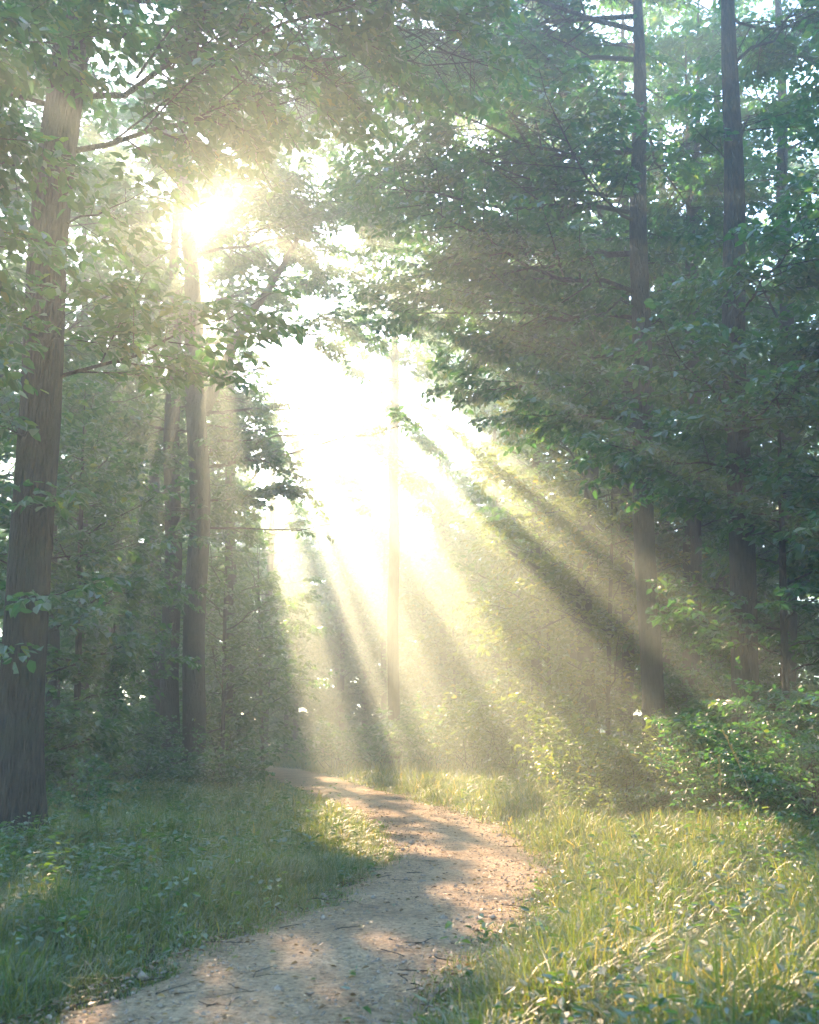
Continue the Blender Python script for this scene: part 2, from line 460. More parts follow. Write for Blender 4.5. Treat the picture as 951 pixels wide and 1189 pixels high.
def tree(name, label, pts, diam, H, z0, n, Lmax, leaf=.16, sp=1.0, seed=0, extra=(), bark='bark', lm='leaf', detail=2, simple=False,
         azf=None, group=None, cat='tree', low=.75, m=18, one_wood=False, spread=.5, ztop=None, forks=(), clear=1.0, front=180):
    """pts: list of (px,py) in the photo with distance Y, or world points"""
    global NLEAF
    rng = np.random.default_rng(seed)
    pts = [np.asarray(p, float) for p in pts]
    # run the lowest point down to the ground
    d = nrm(pts[0] - pts[1]); p = pts[0]
    for _ in range(6):
        gz = float(ground_z(p[0], p[1])); p = p + d * ((gz - p[2]) / d[2])
    pts[0] = p
    base = np.array([p[0], p[1], float(ground_z(p[0], p[1]))])
    root = bpy.data.objects.new(name, None); COL.objects.link(root); root.location = base
    root.empty_display_size = .5
    tag(root, label, cat, group)
    low_pt = base + (base - pts[1]) * (.4 / max(pts[1][2] - base[2], .5))
    V, Q, P, rad = trunk_mesh([low_pt] + pts, diam, H, rng, m=m, base_z=base[2])
    tg = Geo(); tg.add(V, Q)
    for fk in forks:                      # secondary stems: list of points, radius
        fp = np.array(fk[0], float)[None]
        tt = np.linspace(0, 1, fp.shape[1]); t2 = np.linspace(0, 1, 12)
        fp = np.stack([np.interp(t2, tt, fp[0, :, k]) for k in range(3)], -1)
        for _ in range(2):
            fp[1:-1] = .25 * fp[:-2] + .5 * fp[1:-1] + .25 * fp[2:]
        tg.add(*tubes(fp[None], np.linspace(fk[1], fk[1] * .35, 12)[None], 10))
    tr = tg.build('trunk', M[bark], root, base)
    ztop = ztop or H - .3
    u = (np.arange(n) + rng.uniform(.1, .9, n)) / n
    zs = z0 + (ztop - z0) * u
    az = np.arange(n) * 137.5 + rng.uniform(-25, 25, n) + seed * 61
    L = Lmax * (low + (1 - low) * np.sin(np.clip(u * 1.6, 0, 1) * math.pi / 2)) * np.sqrt(np.clip(1.04 - u ** 2.2, 0, 1)) * rng.uniform(.75, 1.15, n)
    if azf is not None:
        L = L * np.array([azf(a % 360, z) for a, z in zip(az, zs)])
    el = (6 if sp < 1.2 else 14) + 42 * u ** 1.5 + rng.normal(0, 11 if sp < 1.2 else 18, n)
    toward = np.cos(np.radians(az - front))
    L = L * (1 - (1 - clear) * np.clip((toward - .25) / .5, 0, 1))
    ok = L > .4
    zs, az, L, el = zs[ok], az[ok], L[ok], el[ok]
    if extra:
        ex = np.array(extra, float)
        zs = np.concatenate([zs, ex[:, 0]]); az = np.concatenate([az, ex[:, 1]]); L = np.concatenate([L, ex[:, 2]]); el = np.concatenate([el, ex[:, 3]])
    limbs = make_limbs(P, rad, zs, az, L, el, rng)
    wood, lv, nl = foliate(limbs, rng, leaf, sp, detail=detail, simple=simple, spread=spread, vj=.15 if sp < 1.2 else .32, nor_j=.5 if sp < 1.2 else .8, t0=.14)
    NLEAF += nl
    if one_wood:
        g = Geo()
        for w in wood:
            for k, fs in w.f.items():
                pass
            g.add(np.concatenate(w.v), np.concatenate(w.f[4]))
        g.build('branches', M[bark], root, base)
    else:
        for w in wood:
            w.build('limb', M[bark], root, base)
    link_mesh('crown', lv[0], [lv[1]], M[lm], root, False, base)
    TREES[name] = root
    return root


def shrub(label, x, y, w, h, leaf=.11, sp=1.0, stems=9, seed=0, lm='leaf', group=None, name='shrub', simple=False, detail=1):
    global NLEAF
    rng = np.random.default_rng(seed + 500)
    base = np.array([x, y, float(ground_z(x, y))])
    root = bpy.data.objects.new(name, None); COL.objects.link(root); root.location = base
    tag(root, label, 'shrub', group)
    az = np.arange(stems) * 137.5 + rng.uniform(-30, 30, stems)
    el = R(1) * rng.uniform(28, 82, stems); a = np.radians(az)
    L = np.minimum(h / np.sin(el), w * .5 / np.maximum(np.cos(el), .12)) * rng.uniform(.75, 1.1, stems)
    D = np.stack([np.sin(a) * np.cos(el), np.cos(a) * np.cos(el), np.sin(el)], -1)
    S = base + np.stack([rng.normal(0, .06 * w, stems), rng.normal(0, .06 * w, stems), np.full(stems, -.05)], -1)
    limbs = Br(S, D, L, -UP * rng.uniform(0, .25, (stems, 1)) + rng.normal(0, .08, (stems, 3)), np.full(stems, .012) * (.6 + .3 * h))
    wood, lv, nl = foliate(limbs, rng, leaf, sp, twig_len=.30, detail=detail, t0=.18, spread=.42, carve_it=False, simple=simple, nor_j=.6)
    NLEAF += nl
    g = Geo()
    for wd in wood:
        for k, fs in wd.f.items():
            g.add(np.concatenate(wd.v), np.concatenate(fs)) if k == 4 else None
    g.build('stems', M['bark_thin'], root, base)
    link_mesh('foliage', lv[0], [lv[1]], M[lm], root, False, base)
    return root


def copy_thing(root, loc, rz, scale=1.0, label=None, group=None):
    c = root.copy(); COL.objects.link(c)
    c.location = loc; c.rotation_euler = (0, 0, rz); c.scale = (scale,) * 3
    if label: c['label'] = label
    if group: c['group'] = group
    for ch in list(root.children):
        k = ch.copy(); COL.objects.link(k); k.parent = c
    return c


def col(px_list, Y):
    return [at(px, py, Y) for px, py in px_list]


# ------------------------------------------------------------------ camera, light
cam = bpy.data.cameras.new('camera'); camo = bpy.data.objects.new('camera', cam); COL.objects.link(camo)
sc.camera = camo
cam.sensor_fit = 'AUTO'; cam.sensor_width = 36; cam.lens = 36 * F / 1189
cam.clip_start = .05; cam.clip_end = 2000
camo.location = (0, 0, EYE); camo.rotation_euler = (math.pi / 2 + PITCH, 0, 0)
cam.dof.use_dof = True; cam.dof.focus_distance = 17; cam.dof.aperture_fstop = 2.4

sl = bpy.data.lights.new('sun', 'SUN'); so = bpy.data.objects.new('sun', sl); COL.objects.link(so)
sl.energy = 2.9; sl.angle = R(.5); sl.color = (1, .64, .375)
so.rotation_euler = Vector(SUN).to_track_quat('Z', 'Y').to_euler()

w = bpy.data.worlds.new('World'); sc.world = w; w.use_nodes = True
nt = w.node_tree
sk = nt.nodes.new('ShaderNodeTexSky'); sk.sky_type = 'NISHITA'; sk.sun_disc = False
sk.sun_elevation = SUN_ELEV; sk.sun_rotation = SUN_AZ
sk.air_density = 1.0; sk.dust_density = .4; sk.ozone_density = 3
nt.links.new(sk.outputs[0], nt.nodes['Background'].inputs[0])
nt.nodes['Background'].inputs[1].default_value = .15

HAZE_DENSITY = .009
bx, by0, by1, bz0, bz1 = 190, -60, 230, -1.6, 29.5
V = np.array([[x, y, z] for x in (-bx, bx) for y in (by0, by1) for z in (bz0, bz1)], float)
Q = np.array([[0, 1, 3, 2], [4, 6, 7, 5], [0, 4, 5, 1], [2, 3, 7, 6], [0, 2, 6, 4], [1, 5, 7, 3]])
hm, hnt, hn, hl = new_mat('haze')
pv = hn.new('ShaderNodeVolumePrincipled')
pv.inputs['Color'].default_value = (.75, .955, .92, 1); pv.inputs['Density'].default_value = HAZE_DENSITY; pv.inputs['Anisotropy'].default_value = .62
ho = hn.new('ShaderNodeOutputMaterial'); hl.new(pv.outputs[0], ho.inputs['Volume'])
haze = link_mesh('haze', V, [Q], hm, None, False)
tag(haze, 'pale golden morning mist hanging between the trees', 'haze', None, 'stuff')

# ------------------------------------------------------------------ ground and path
def axis(lo, hi, dense_lo, dense_hi, step, grow=1.18):
    a = list(np.arange(dense_lo, dense_hi + 1e-6, step))
    s = step; v = dense_hi
    while v < hi:
        s *= grow; v += s; a.append(min(v, hi))
    s = step; v = dense_lo
    while v > lo:
        s *= grow; v -= s; a.insert(0, max(v, lo))
    return np.array(a)


gx = axis(-185, 185, -12, 12, .2); gy = axis(-58, 228, 2, 48, .22)
X, Y = np.meshgrid(gx, gy)
V = np.stack([X, Y, ground_z(X, Y)], -1).reshape(-1, 3)
idx = np.arange(len(V)).reshape(X.shape)
Q = np.stack([idx[:-1, :-1], idx[:-1, 1:], idx[1:, 1:], idx[1:, :-1]], -1).reshape(-1, 4)
g = link_mesh('ground', V, [Q], M['soil']); tag(g, 'dark forest floor under grass and shrubs', 'ground', None, 'structure')

rng = np.random.default_rng(5)
ys = np.concatenate([np.arange(-40, 2, .5), np.arange(2, 50, .1), np.arange(50, 120, .5)])
cx = path_x(ys); hw = path_half(ys)
el = hw + .16 * np.sin(ys * 1.7) + .10 * np.sin(ys * 4.1 + 1) + .06 * np.sin(ys * 9.3)
er = hw + .15 * np.sin(ys * 1.4 + 2) + .10 * np.sin(ys * 3.7) + .06 * np.sin(ys * 8.1 + 1)
us = np.linspace(-1, 1, 29)
off = np.where(us[None] < 0, us[None] * (el[:, None] + .12), us[None] * (er[:, None] + .12))
X = cx[:, None] + off; Y = np.repeat(ys[:, None], len(us), 1)
Z = .02 * (1 - us[None] ** 2) + .008 * wob(X * 2.3, Y * 2.1) + .004 * wob(X * 7, Y * 6.3) - .045 * np.abs(us[None]) ** 8 + .006
Z = Z - .012 * np.exp(-((us[None] - .45) / .18) ** 2) - .012 * np.exp(-((us[None] + .45) / .18) ** 2) + 3.0 * smooth(70, 140, Y)
V = np.stack([X, Y, Z], -1).reshape(-1, 3)
idx = np.arange(len(V)).reshape(X.shape)
Q = np.stack([idx[:-1, :-1], idx[:-1, 1:], idx[1:, 1:], idx[1:, :-1]], -1).reshape(-1, 4)
pth = link_mesh('path', V, [Q], M['path']); tag(pth, 'pale winding dirt path curving left into the trees', 'path', None, 'structure')


# ------------------------------------------------------------------ ground cover
def scatter(n, y0, y1, side, smax, rng, power=1.6, view=True):
    y = y0 + (y1 - y0) * rng.random(n) ** power
    s = smax * rng.random(n) ** 1.15
    hw = path_half(y)
    x = path_x(y) + np.where(side < 0, -1, 1) * (hw + s - .10 - .28 * rng.random(n) ** 3)
    if view:
        k = np.abs(x) < (y * CP) * .46 + 1.0
        x, y, s = x[k], y[k], s[k]
    return x, y, s


def blades(x, y, s, h, wd, rng):
    n = len(x)
    z = ground_z(x, y) - .01
    a = rng.uniform(0, 2 * math.pi, n)
    d = np.stack([np.cos(a), np.sin(a), np.zeros(n)], -1)
    sd = np.stack([-np.sin(a), np.cos(a), np.zeros(n)], -1)
    tw = rng.normal(0, .5, (n, 1)); sd2 = nrm(sd + d * tw)
    bend = rng.uniform(.15, 1.35, n)
    base = np.stack([x, y, z], -1)
    V = []
    for t, wf in ((0, .7), (.38, 1), (.72, .72), (1, .08)):
        p = base + d * (h * bend * t ** 2)[:, None] + UP * (h * (t - .45 * bend * t ** 2.2))[:, None]
        ww = (wd * wf * .5)[:, None]
        V += [p - sd2 * ww, p + sd2 * ww]
    V = np.stack(V, 1).reshape(-1, 3)
    i = (np.arange(n) * 8)[:, None]
    Q = np.concatenate([i + [0, 1, 3, 2], i + [2, 3, 5, 4], i + [4, 5, 7, 6]])
    return V, Q


def clump(x, y):
    return np.clip(.55 + .45 * wob(x * 1.9 + 3, y * 1.7) + .25 * wob(x * 4.3, y * 4.9), .12, 1.3)


for side, lab in ((-1, 'lush green grass covering the bank left of the path'), (1, 'tall sunlit grass covering the verge right of the path')):
    rng = np.random.default_rng(20 + side)
    g = Geo()
    for n, y0, y1, smax, hh, ww in ((190000, 4.2, 15, 7, .46, .0075), (80000, 13, 30, 11, .46, .016), (30000, 28, 56, 12, .46, .03)):
        x, y, s = scatter(n, y0, y1, side, smax, rng, 1.25)
        k = rng.random(len(x)) < np.clip(clump(x, y) * 1.2, .25, 1)
        x, y, s = x[k], y[k], s[k]
        bend_ = 1 - .5 * smooth(20, 28, y) * (1 - smooth(1.5, 4, s)) * (side < 0)
        h = bend_ * hh * (.82 if side < 0 else 1.0) * (.28 + .72 * smooth(0, 1.1, s)) * (.35 + .8 * clump(x, y)) * rng.uniform(.4, 1.4, len(x))
        g.add(*blades(x, y, s, h, ww * rng.uniform(.6, 1.5, len(x)), rng))
    o = g.build('grass', M['grass'])
    tag(o, lab, 'grass', None, 'stuff')
    # broad-leaved weeds among the grass
    g = Geo()
    for n, y0, y1, smax, lf in ((2600, 4.0, 12, 7, .06), (1900, 10, 26, 11, .08)):
        x, y, s = scatter(n, y0, y1, side, smax, rng, 1.2)
        k = rng.random(len(x)) < np.clip(smooth(.2, 2.2, s) * (1.2 - .6 * clump(x * .7 + 5, y * .7)), .05, 1)
        x, y = x[k], y[k]
        m = 9
        X = np.repeat(x, m); Y = np.repeat(y, m); N = len(X)
        hz = rng.uniform(.05, .42, N) * np.repeat(rng.uniform(.5, 1.2, len(x)), m)
        a = rng.uniform(0, 2 * math.pi, N); rr = rng.uniform(.01, .05, N)
        pos = np.stack([X + np.cos(a) * rr, Y + np.sin(a) * rr, ground_z(X, Y) + hz], -1)
        ax = np.stack([np.cos(a), np.sin(a), rng.uniform(-.3, .5, N)], -1)
        nor = UP + rng.normal(0, .35, (N, 3))
        ln = lf * rng.uniform(.6, 1.5, N)
        g.add(*leaves_geo(pos, ax, nor, ln, ln * rng.uniform(.4, .62, N), rng))
    o = g.build('weeds', M['weed'], smooth_=False)
    tag(o, 'broad leaved weeds growing through the grass ' + ('left' if side < 0 else 'right') + ' of the path', 'weeds', None, 'stuff')

# fallen leaves and small stones on the path
rng = np.random.default_rng(77)
n = 4200
y = 4.5 + 26 * rng.random(n) ** 1.8
e = np.sign(rng.normal(size=n)) * (1.02 - rng.random(n) ** 2.2 * 1.0)
x = path_x(y) + e * path_half(y) * 1.08
pos = np.stack([x, y, np.full(n, .034) + rng.uniform(0, .008, n)], -1)
a = rng.uniform(0, 6.28, n)
ln = rng.uniform(.025, .06, n)
Vl, Ql = leaves_geo(pos, np.stack([np.cos(a), np.sin(a), rng.normal(0, .12, n)], -1), UP + rng.normal(0, .3, (n, 3)), ln, ln * .6, rng)
tag(link_mesh('fallen_leaves', Vl, [Ql], M['litter'], None, False), 'brown fallen leaves scattered over the dirt path', 'leaf litter', None, 'stuff')
n = 3600
y = 4.5 + 18 * rng.random(n) ** 1.6
x = path_x(y) + rng.uniform(-1, 1, n) * path_half(y)
r = rng.uniform(.004, .013, n) * rng.uniform(.7, 1.6, n) * np.where(rng.random(n) < .03, 2.4, 1)
oct_ = np.array([[1, 0, 0], [0, 1, 0], [-1, 0, 0], [0, -1, 0], [0, 0, .7], [0, 0, -.7]], float)
Vs = (np.stack([x, y, np.full(n, .026)], -1)[:, None] + oct_[None] * (r[:, None, None] * rng.uniform(.6, 1.4, (n, 6, 1))))
fs = np.array([[0, 1, 4], [1, 2, 4], [2, 3, 4], [3, 0, 4], [1, 0, 5], [2, 1, 5], [3, 2, 5], [0, 3, 5]])
Qs = ((np.arange(n) * 6)[:, None, None] + fs[None]).reshape(-1, 3)
tag(link_mesh('gravel', Vs.reshape(-1, 3), [Qs], M['stone'], None, True), 'small pale stones strewn over the dirt path', 'gravel', None, 'stuff')

n = 170
y = 4.6 + 16 * rng.random(n) ** 1.5
e = np.sign(rng.normal(size=n)) * (1.05 - rng.random(n) ** 2.0 * .95)
x = path_x(y) + e * path_half(y) * 1.05
a = rng.uniform(0, 6.28, n); L = rng.uniform(.06, .34, n)
d = np.stack([np.cos(a), np.sin(a), rng.uniform(-.02, .05, n)], -1) * L[:, None]
p0 = np.stack([x, y, np.full(n, .034)], -1)
kink = np.stack([-np.sin(a), np.cos(a), np.abs(rng.normal(0, .3, n))], -1) * (L * rng.normal(0, .09, n))[:, None]
P = np.stack([p0, p0 + d * .35 + kink, p0 + d * .7 + kink * .4, p0 + d], 1)
tg_ = Geo(); tg_.add(*tubes(P, (rng.uniform(.002, .0055, n))[:, None] * np.array([1, .9, .75, .4]), 5))
tag(tg_.build('fallen_twigs', M['bark_thin']), 'thin dead twigs lying on the dirt path and along its edges', 'twigs', None, 'stuff')

# ------------------------------------------------------------------ trees
# left, thick
tree('broadleaf_tree', 'thickest dark mossy trunk standing at the left edge of the grassy bank', col([(22, 985), (36, 600), (62, 250), (86, 0)], 12.0),
     .52, 24, 11.0, 20, 5.2, leaf=.17, sp=1.0, seed=1, clear=.15, m=72,
     extra=[(6.0, 95, 3.0, 12), (6.3, 150, 1.8, 5), (4.3, 170, 1.1, -5), (3.2, 120, .9, 0), (2.6, 200, .8, 5), (5.2, 200, 1.2, 5), (8.2, 100, 1.6, 8), (9.3, 72, 4.8, 24), (10.2, 88, 5.6, 16), (11.2, 64, 6.2, 10), (11.8, 84, 6.4, 6), (9.0, 270, 4, 10), (10, 250, 4, 10)])
# pair on the bank
tree('broadleaf_tree', 'slim straight trunk, left one of the close pair on the grassy bank', col([(197, 885), (200, 600), (203, 300), (205, 270)], 30.0),
     .56, 23, 8.0, 30, 4.4, leaf=.19, sp=1.0, seed=2, clear=.15, bark='bark', detail=1, azf=lambda a, z: .8 if 60 < a < 180 else 1.1)
fk = col([(236, 480), (258, 430), (285, 370), (318, 330), (360, 250)], 28.5)
tree('broadleaf_tree', 'forked trunk with a bough sweeping right, right one of the close pair on the bank', col([(222, 898), (231, 600), (227, 400), (214, 220)], 28.0),
     .64, 26, 7.2, 40, 5.4, leaf=.18, sp=.88, seed=3, clear=.15, detail=1, forks=[(fk, .2)],
     extra=[(9.2, 95, 6.3, 6), (9.9, 80, 5.6, 10), (10.9, 60, 6.2, 12), (13, 88, 6.4, 12), (8.2, 100, 4.2, 0), (16, 80, 6.5, 14), (17, 70, 6.5, 5), (18, 85, 7, 5), (18.8, 60, 6.5, 5), (19.6, 92, 7, 5), (20.4, 75, 6.5, 5), (21.5, 90, 6, 5), (22.4, 70, 6, 5),  (7.4, 70, 4, 0)])
# right group
tree('broadleaf_tree', 'tall straight dark trunk right of the sunbeams with long boughs over the path', col([(760, 900), (757, 850), (744, 450), (741, 0)], 20.5),
     .46, 25, 8.2, 34, 5.0, leaf=.17, sp=1.0, seed=4, clear=.15,
     extra=[(10.6, 272, 6.0, 3), (11.2, 262, 6.4, 6), (12.2, 282, 6.6, 4), (13.2, 268, 6.8, 6), (14.2, 258, 6.4, 6), (14.8, 278, 7.0, 6), (16, 265, 7, 6), (17.2, 275, 7.4, 6), (18, 262, 7.6, 4), (18.4, 285, 7.4, 4), (19.2, 270, 8, 3), (19.8, 290, 7.5, 2), (20.3, 258, 7.5, 2), (9.0, 265, 4.2, 2), (8.2, 240, 3.2, 0), (6.6, 150, 2.4, 0), (7.2, 200, 2.6, 2), (13, 230, 5, 6), (15, 300, 6, 6)],
     azf=lambda a, z: .5 if 40 < a < 175 else 1.05)
tree('slender_tree', 'left one of two thin stems close together behind the tall straight trunk', col([(797, 880), (800, 600), (800, 300), (797, 60)], 26.0),
     .28, 23, 6.5, 24, 3.6, leaf=.18, sp=1.25, seed=5, clear=.15, bark='bark_thin', detail=1)
tree('slender_tree', 'right one of two thin stems close together behind the tall straight trunk', col([(803, 880), (809, 600), (806, 300), (812, 0)], 25.2),
     .30, 24, 6.0, 24, 3.8, leaf=.18, sp=1.25, seed=6, clear=.15, bark='bark_thin', detail=1)
tree('broadleaf_tree', 'stout dark trunk rising from the shrubs near the right edge', col([(872, 910), (860, 650), (853, 400), (850, 150)], 17.0),
     .46, 22, 5.2, 30, 4.2, leaf=.17, sp=1.0, seed=7, clear=.15, azf=lambda a, z: .3 if 165 < a < 345 else 1.1,
     extra=[(6.2, 250, 2.8, 0), (6.6, 200, 3.2, 0), (5.6, 160, 2.6, -4), (7.4, 235, 3.0, 4), (7.8, 130, 3.5, 2), (5.0, 110, 2.6, 0), (9, 180, 3.5, 4)])
tree('broadleaf_tree', 'leaning pale grey trunk half hidden behind boughs left of the tall dark trunk', col([(725, 880), (717, 500), (704, 250), (688, 60)], 33.0),
     .5, 25, 7.5, 26, 4.8, leaf=.2, sp=1.35, seed=8, bark='bark_thin', lm='leaf_far', detail=1)
fk = col([(676, 730), (655, 700), (625, 660), (590, 640)], 28.5)
tree('slender_tree', 'short dim trunk with a crooked bough among the sunbeams left of the shrubs', col([(683, 850), (677, 730), (684, 600), (690, 480)], 28.5),
     .5, 15, 4.2, 20, 4.4, leaf=.19, sp=1.3, seed=9, lm='leaf_sun_tint', detail=1, forks=[(fk, .13)])
# distant single trunk in the beams
tree('slender_tree', 'lone thin trunk washed out in the brightest mist at the bend', col([(456, 880), (457, 650), (458, 480), (459, 380)], 41.0),
     .5, 27, 10.5, 42, 3.4, leaf=.24, sp=1.05, seed=10, lm='leaf_far', detail=1, bark='bark_thin')
# misty trees behind the left pair
tree('broadleaf_tree', 'misty trunk leaning right behind the thickest trunk', col([(128, 880), (131, 650), (138, 500), (172, 340)], 40.0),
     .62, 23, 7, 24, 5.0, leaf=.23, sp=1.5, seed=11, lm='leaf_far', detail=1)
tree('slender_tree', 'dim thin misty stem just left of the close pair', col([(158, 880), (156, 720), (153, 600), (150, 450)], 44.0),
     .42, 20, 5, 20, 4.4, leaf=.24, sp=1.5, seed=12, lm='leaf_far', detail=1, bark='bark_thin')
# canopy neighbours whose trunks stand outside the picture or behind leaves
tree('broadleaf_tree', 'large leaved boughs hanging into the top left corner from a tree beyond the edge', [np.array([-5.6, 8.6, .4]), np.array([-5.5, 8.6, 5.0])],
     .4, 20, 5.0, 18, 2.4, leaf=.15, sp=.95, seed=13, extra=[(6.4, 60, 1.9, 5), (7.4, 50, 2.2, 10), (8.6, 60, 2.3, 12), (5.6, 40, 1.8, 2), (9.4, 70, 2.6, 10)])
tree('broadleaf_tree', 'dark leafy boughs filling the upper right corner from a tree beyond the edge', [np.array([8.0, 15.0, .6]), np.array([8.0, 15, 6.0])],
     .42, 22, 3.6, 34, 4.0, leaf=.16, sp=1.0, seed=14, azf=lambda a, z: .55 if 200 < a < 345 else 1.0, extra=[(5.5, 265, 2.4, 0), (4.6, 260, 2.2, 0), (8, 270, 1.8, 4)])
fill = [
    # px, Y, diam, H, z0, n, Lmax, seed, label
    (622, 36, .4, 22, 3.6, 26, 4.2, 21, 'golden green leafy tree dimmed by sunbeams right of the bright gap'),
    (575, 47, .4, 20, 2.5, 24, 4.0, 22, 'pale washed out tree inside the beams right of the lone thin trunk'),
    (668, 40, .5, 33, 5, 28, 5.2, 23, 'broad misty crown behind the leaning pale grey trunk'),
    (772, 33, .4, 32, 3.5, 30, 5.2, 24, 'hazy leafy tree filling the gap between the tall trunk and the thin stems'),
    (838, 30, .4, 31, 3.5, 30, 5.0, 25, 'shaded leafy tree between the thin stems and the stout right trunk'),
    (915, 25, .4, 29, 3.0, 32, 4.8, 26, 'shaded leafy tree right of the stout trunk near the edge'),
    (728, 28, .36, 28, 11.5, 36, 5.6, 27, 'high dark crown joining the boughs at the top centre right'),
    (60, 25, .36, 23, 3.0, 28, 4.4, 28, 'leafy tree just right of the thickest trunk behind its branches'),
    (-20, 22, .36, 23, 3.0, 28, 4.4, 29, 'leafy tree showing between the thickest trunk and the left edge'),
    (268, 40, .45, 24, 3.0, 30, 5.0, 30, 'sunlit leafy tree behind and right of the forked trunk'),
    (95, 33, .4, 25, 4.0, 28, 5.0, 31, 'misty leafy tree between the thickest trunk and the close pair'),
    (180, 37, .45, 26, 9, 34, 5.4, 32, 'sunlit crown behind the close pair left of the sun'),
    (266, 36, .30, 29, 11, 34, 6.4, 33, 'sunlit crown behind the forked trunk right of the sun'),
]
for px, Y_, dm, H_, z0_, n_, Lm, sd_, lab in fill:
    b = at(px, 880, Y_); t = at(px, 500, Y_)
    if False:
        pass
    else:
        pts_ = [b, t]
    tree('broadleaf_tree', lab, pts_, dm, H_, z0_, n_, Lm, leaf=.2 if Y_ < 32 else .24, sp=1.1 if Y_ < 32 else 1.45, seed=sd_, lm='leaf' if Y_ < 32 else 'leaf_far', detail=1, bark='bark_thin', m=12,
         azf=(lambda a, z: 1.45 if 200 < a < 340 else .6) if sd_ == 27 else None)

SAP = [
    # px, Y, H, Lmax, leaf, material, label
    (88, 19, 8.5, 2.2, .15, 'leaf', 'young leafy tree just right of the thickest trunk with pale hanging sprays'),
    (135, 26, 9, 2.4, .16, 'leaf', 'young leafy tree left of the slim trunk of the pair'),
    (258, 32, 10, 3.0, .19, 'leaf_far', 'young misty tree close to the right side of the forked trunk'),
    (305, 37, 9, 3.0, .2, 'leaf_far', 'young misty tree at the left edge of the beams near the bend'),
    (30, 17, 8, 2.2, .15, 'leaf', 'young tree whose leaves show left of the thickest trunk'),
    (115, 34, 9, 3.0, .2, 'leaf_far', 'young misty tree in front of the leaning misty trunk'),
    (215, 40, 9, 3.2, .22, 'leaf_far', 'young misty tree seen between the pair of trunks'),
    (640, 31, 9.5, 3.0, .18, 'leaf_sun_tint', 'young golden tree in the upper right beams'),
    (705, 26.5, 9.5, 2.6, .17, 'leaf_sun_tint', 'young golden tree left of the tall straight dark trunk'),
    (774, 31.5, 10, 2.8, .16, 'leaf_sun_tint', 'young golden tree between the tall trunk and the thin stems'),
    (834, 29, 10, 2.8, .16, 'leaf', 'young green tree between the thin stems and the stout trunk'),
    (915, 16.5, 8.5, 2.4, .15, 'leaf', 'young dark tree right of the stout trunk'),
    (590, 40, 10, 3.2, .22, 'leaf_sun_tint', 'young pale tree in the middle of the beams'),
    (530, 47, 10, 3.2, .24, 'leaf_sun_tint', 'young washed out tree right of the lone thin trunk'),
    (680, 38, 12, 3.4, .2, 'leaf_sun_tint', 'young tree behind the short dim trunk'),
    (880, 27, 11, 3.2, .18, 'leaf', 'young tree behind the stout trunk in shade'),
]
for i, (px, Y_, H_, Lm, lf_, lm_, lab) in enumerate(SAP):
    b = at(px, 880, Y_); t = at(px + (-6 if i % 2 else 5), 640, Y_)
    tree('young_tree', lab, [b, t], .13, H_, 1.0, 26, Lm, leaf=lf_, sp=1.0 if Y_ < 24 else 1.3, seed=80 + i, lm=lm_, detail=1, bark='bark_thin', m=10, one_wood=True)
# second row
ROW = [(-14.5, 41, 25, 2.5, 51), (-20, 46, 25, 2.5, 52), (-10.5, 50, 25, 2.5, 53), (-17, 55, 27, 3, 54), (-26, 52, 25, 2, 55), (-12.5, 62, 28, 3, 56), (-23, 64, 26, 2.5, 57)]
for x, y, H_, z0_, Lm, sd_, lab in [(1.8, 54, 26, 2, 3.8, 71, 'misty tree just right of the lone thin trunk below the open sky'), (5.6, 51, 25, 2, 3.6, 72, 'misty tree in the beams between the lone thin trunk and the short dim trunk'),  # some of the tall crowns are added to block sun between the beams
                               (-7.6, 53, 27, 2, 3.9, 73, 'misty tree added to block sun at the left side of the open sky above the bend'), (2.4, 60, 31, 3, 4.0, 76, 'tall washed out crown added to block sun at the right edge of the open sky'), (5.8, 57, 30, 3, 4.0, 77, 'tall hazy crown added to block sun under the left tips of the long boughs'), (-4.6, 66, 32, 6, 4.2, 75, 'tall faint tree added to break up the sun left of the lone thin trunk'), (-2.8, 62, 15, 1, 3.2, 74, 'low misty tree below the open sky at the bend')]:
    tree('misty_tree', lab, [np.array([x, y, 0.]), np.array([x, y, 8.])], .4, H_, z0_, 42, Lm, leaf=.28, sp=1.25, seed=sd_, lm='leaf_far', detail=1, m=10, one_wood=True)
for x, y, H_, z0_, sd_ in ROW:
    tree('misty_tree', 'misty leafy tree of the second row left of the bend', [np.array([x, y, 0.]), np.array([x, y, 8.])], .42, H_, z0_, 30, 5.4, leaf=.26, sp=2.5, seed=sd_, lm='leaf_far', detail=1, m=10, one_wood=True, group='misty second row left of the bend')
for x, y, H_, sd_ in [(-8.5, 72, 28, 91), (-3.2, 77, 27, 92), (2, 72, 26, 93), (-13, 76, 30, 94), (-18, 73, 29, 95), (-23, 78, 30, 96), (-6, 86, 30, 97), (6.5, 75, 28, 98), (10.5, 68, 27, 99)]:
    tree('misty_tree', 'tall pale tree added to the far wood behind the bend to block sun', [np.array([x, y, 0.]), np.array([x, y, 8.])], .5, H_, 3, 36, 5.0, leaf=.36, sp=2.0, seed=sd_, lm='leaf_far', detail=1, m=8, one_wood=True, group='tall far trees added to block sun behind the bend')  # extra row added to keep direct sun off the mist
protoC = tree('misty_tree', 'misty leafy tree of the second row right of the bend', [np.array([13., 41, 0]), np.array([13., 41, 8.])], .42, 25, 2.2, 36, 5.4, leaf=.26, sp=1.7, seed=60, lm='leaf_far', detail=1, m=10, one_wood=True, group='misty second row right of the bend')
rng = np.random.default_rng(4)
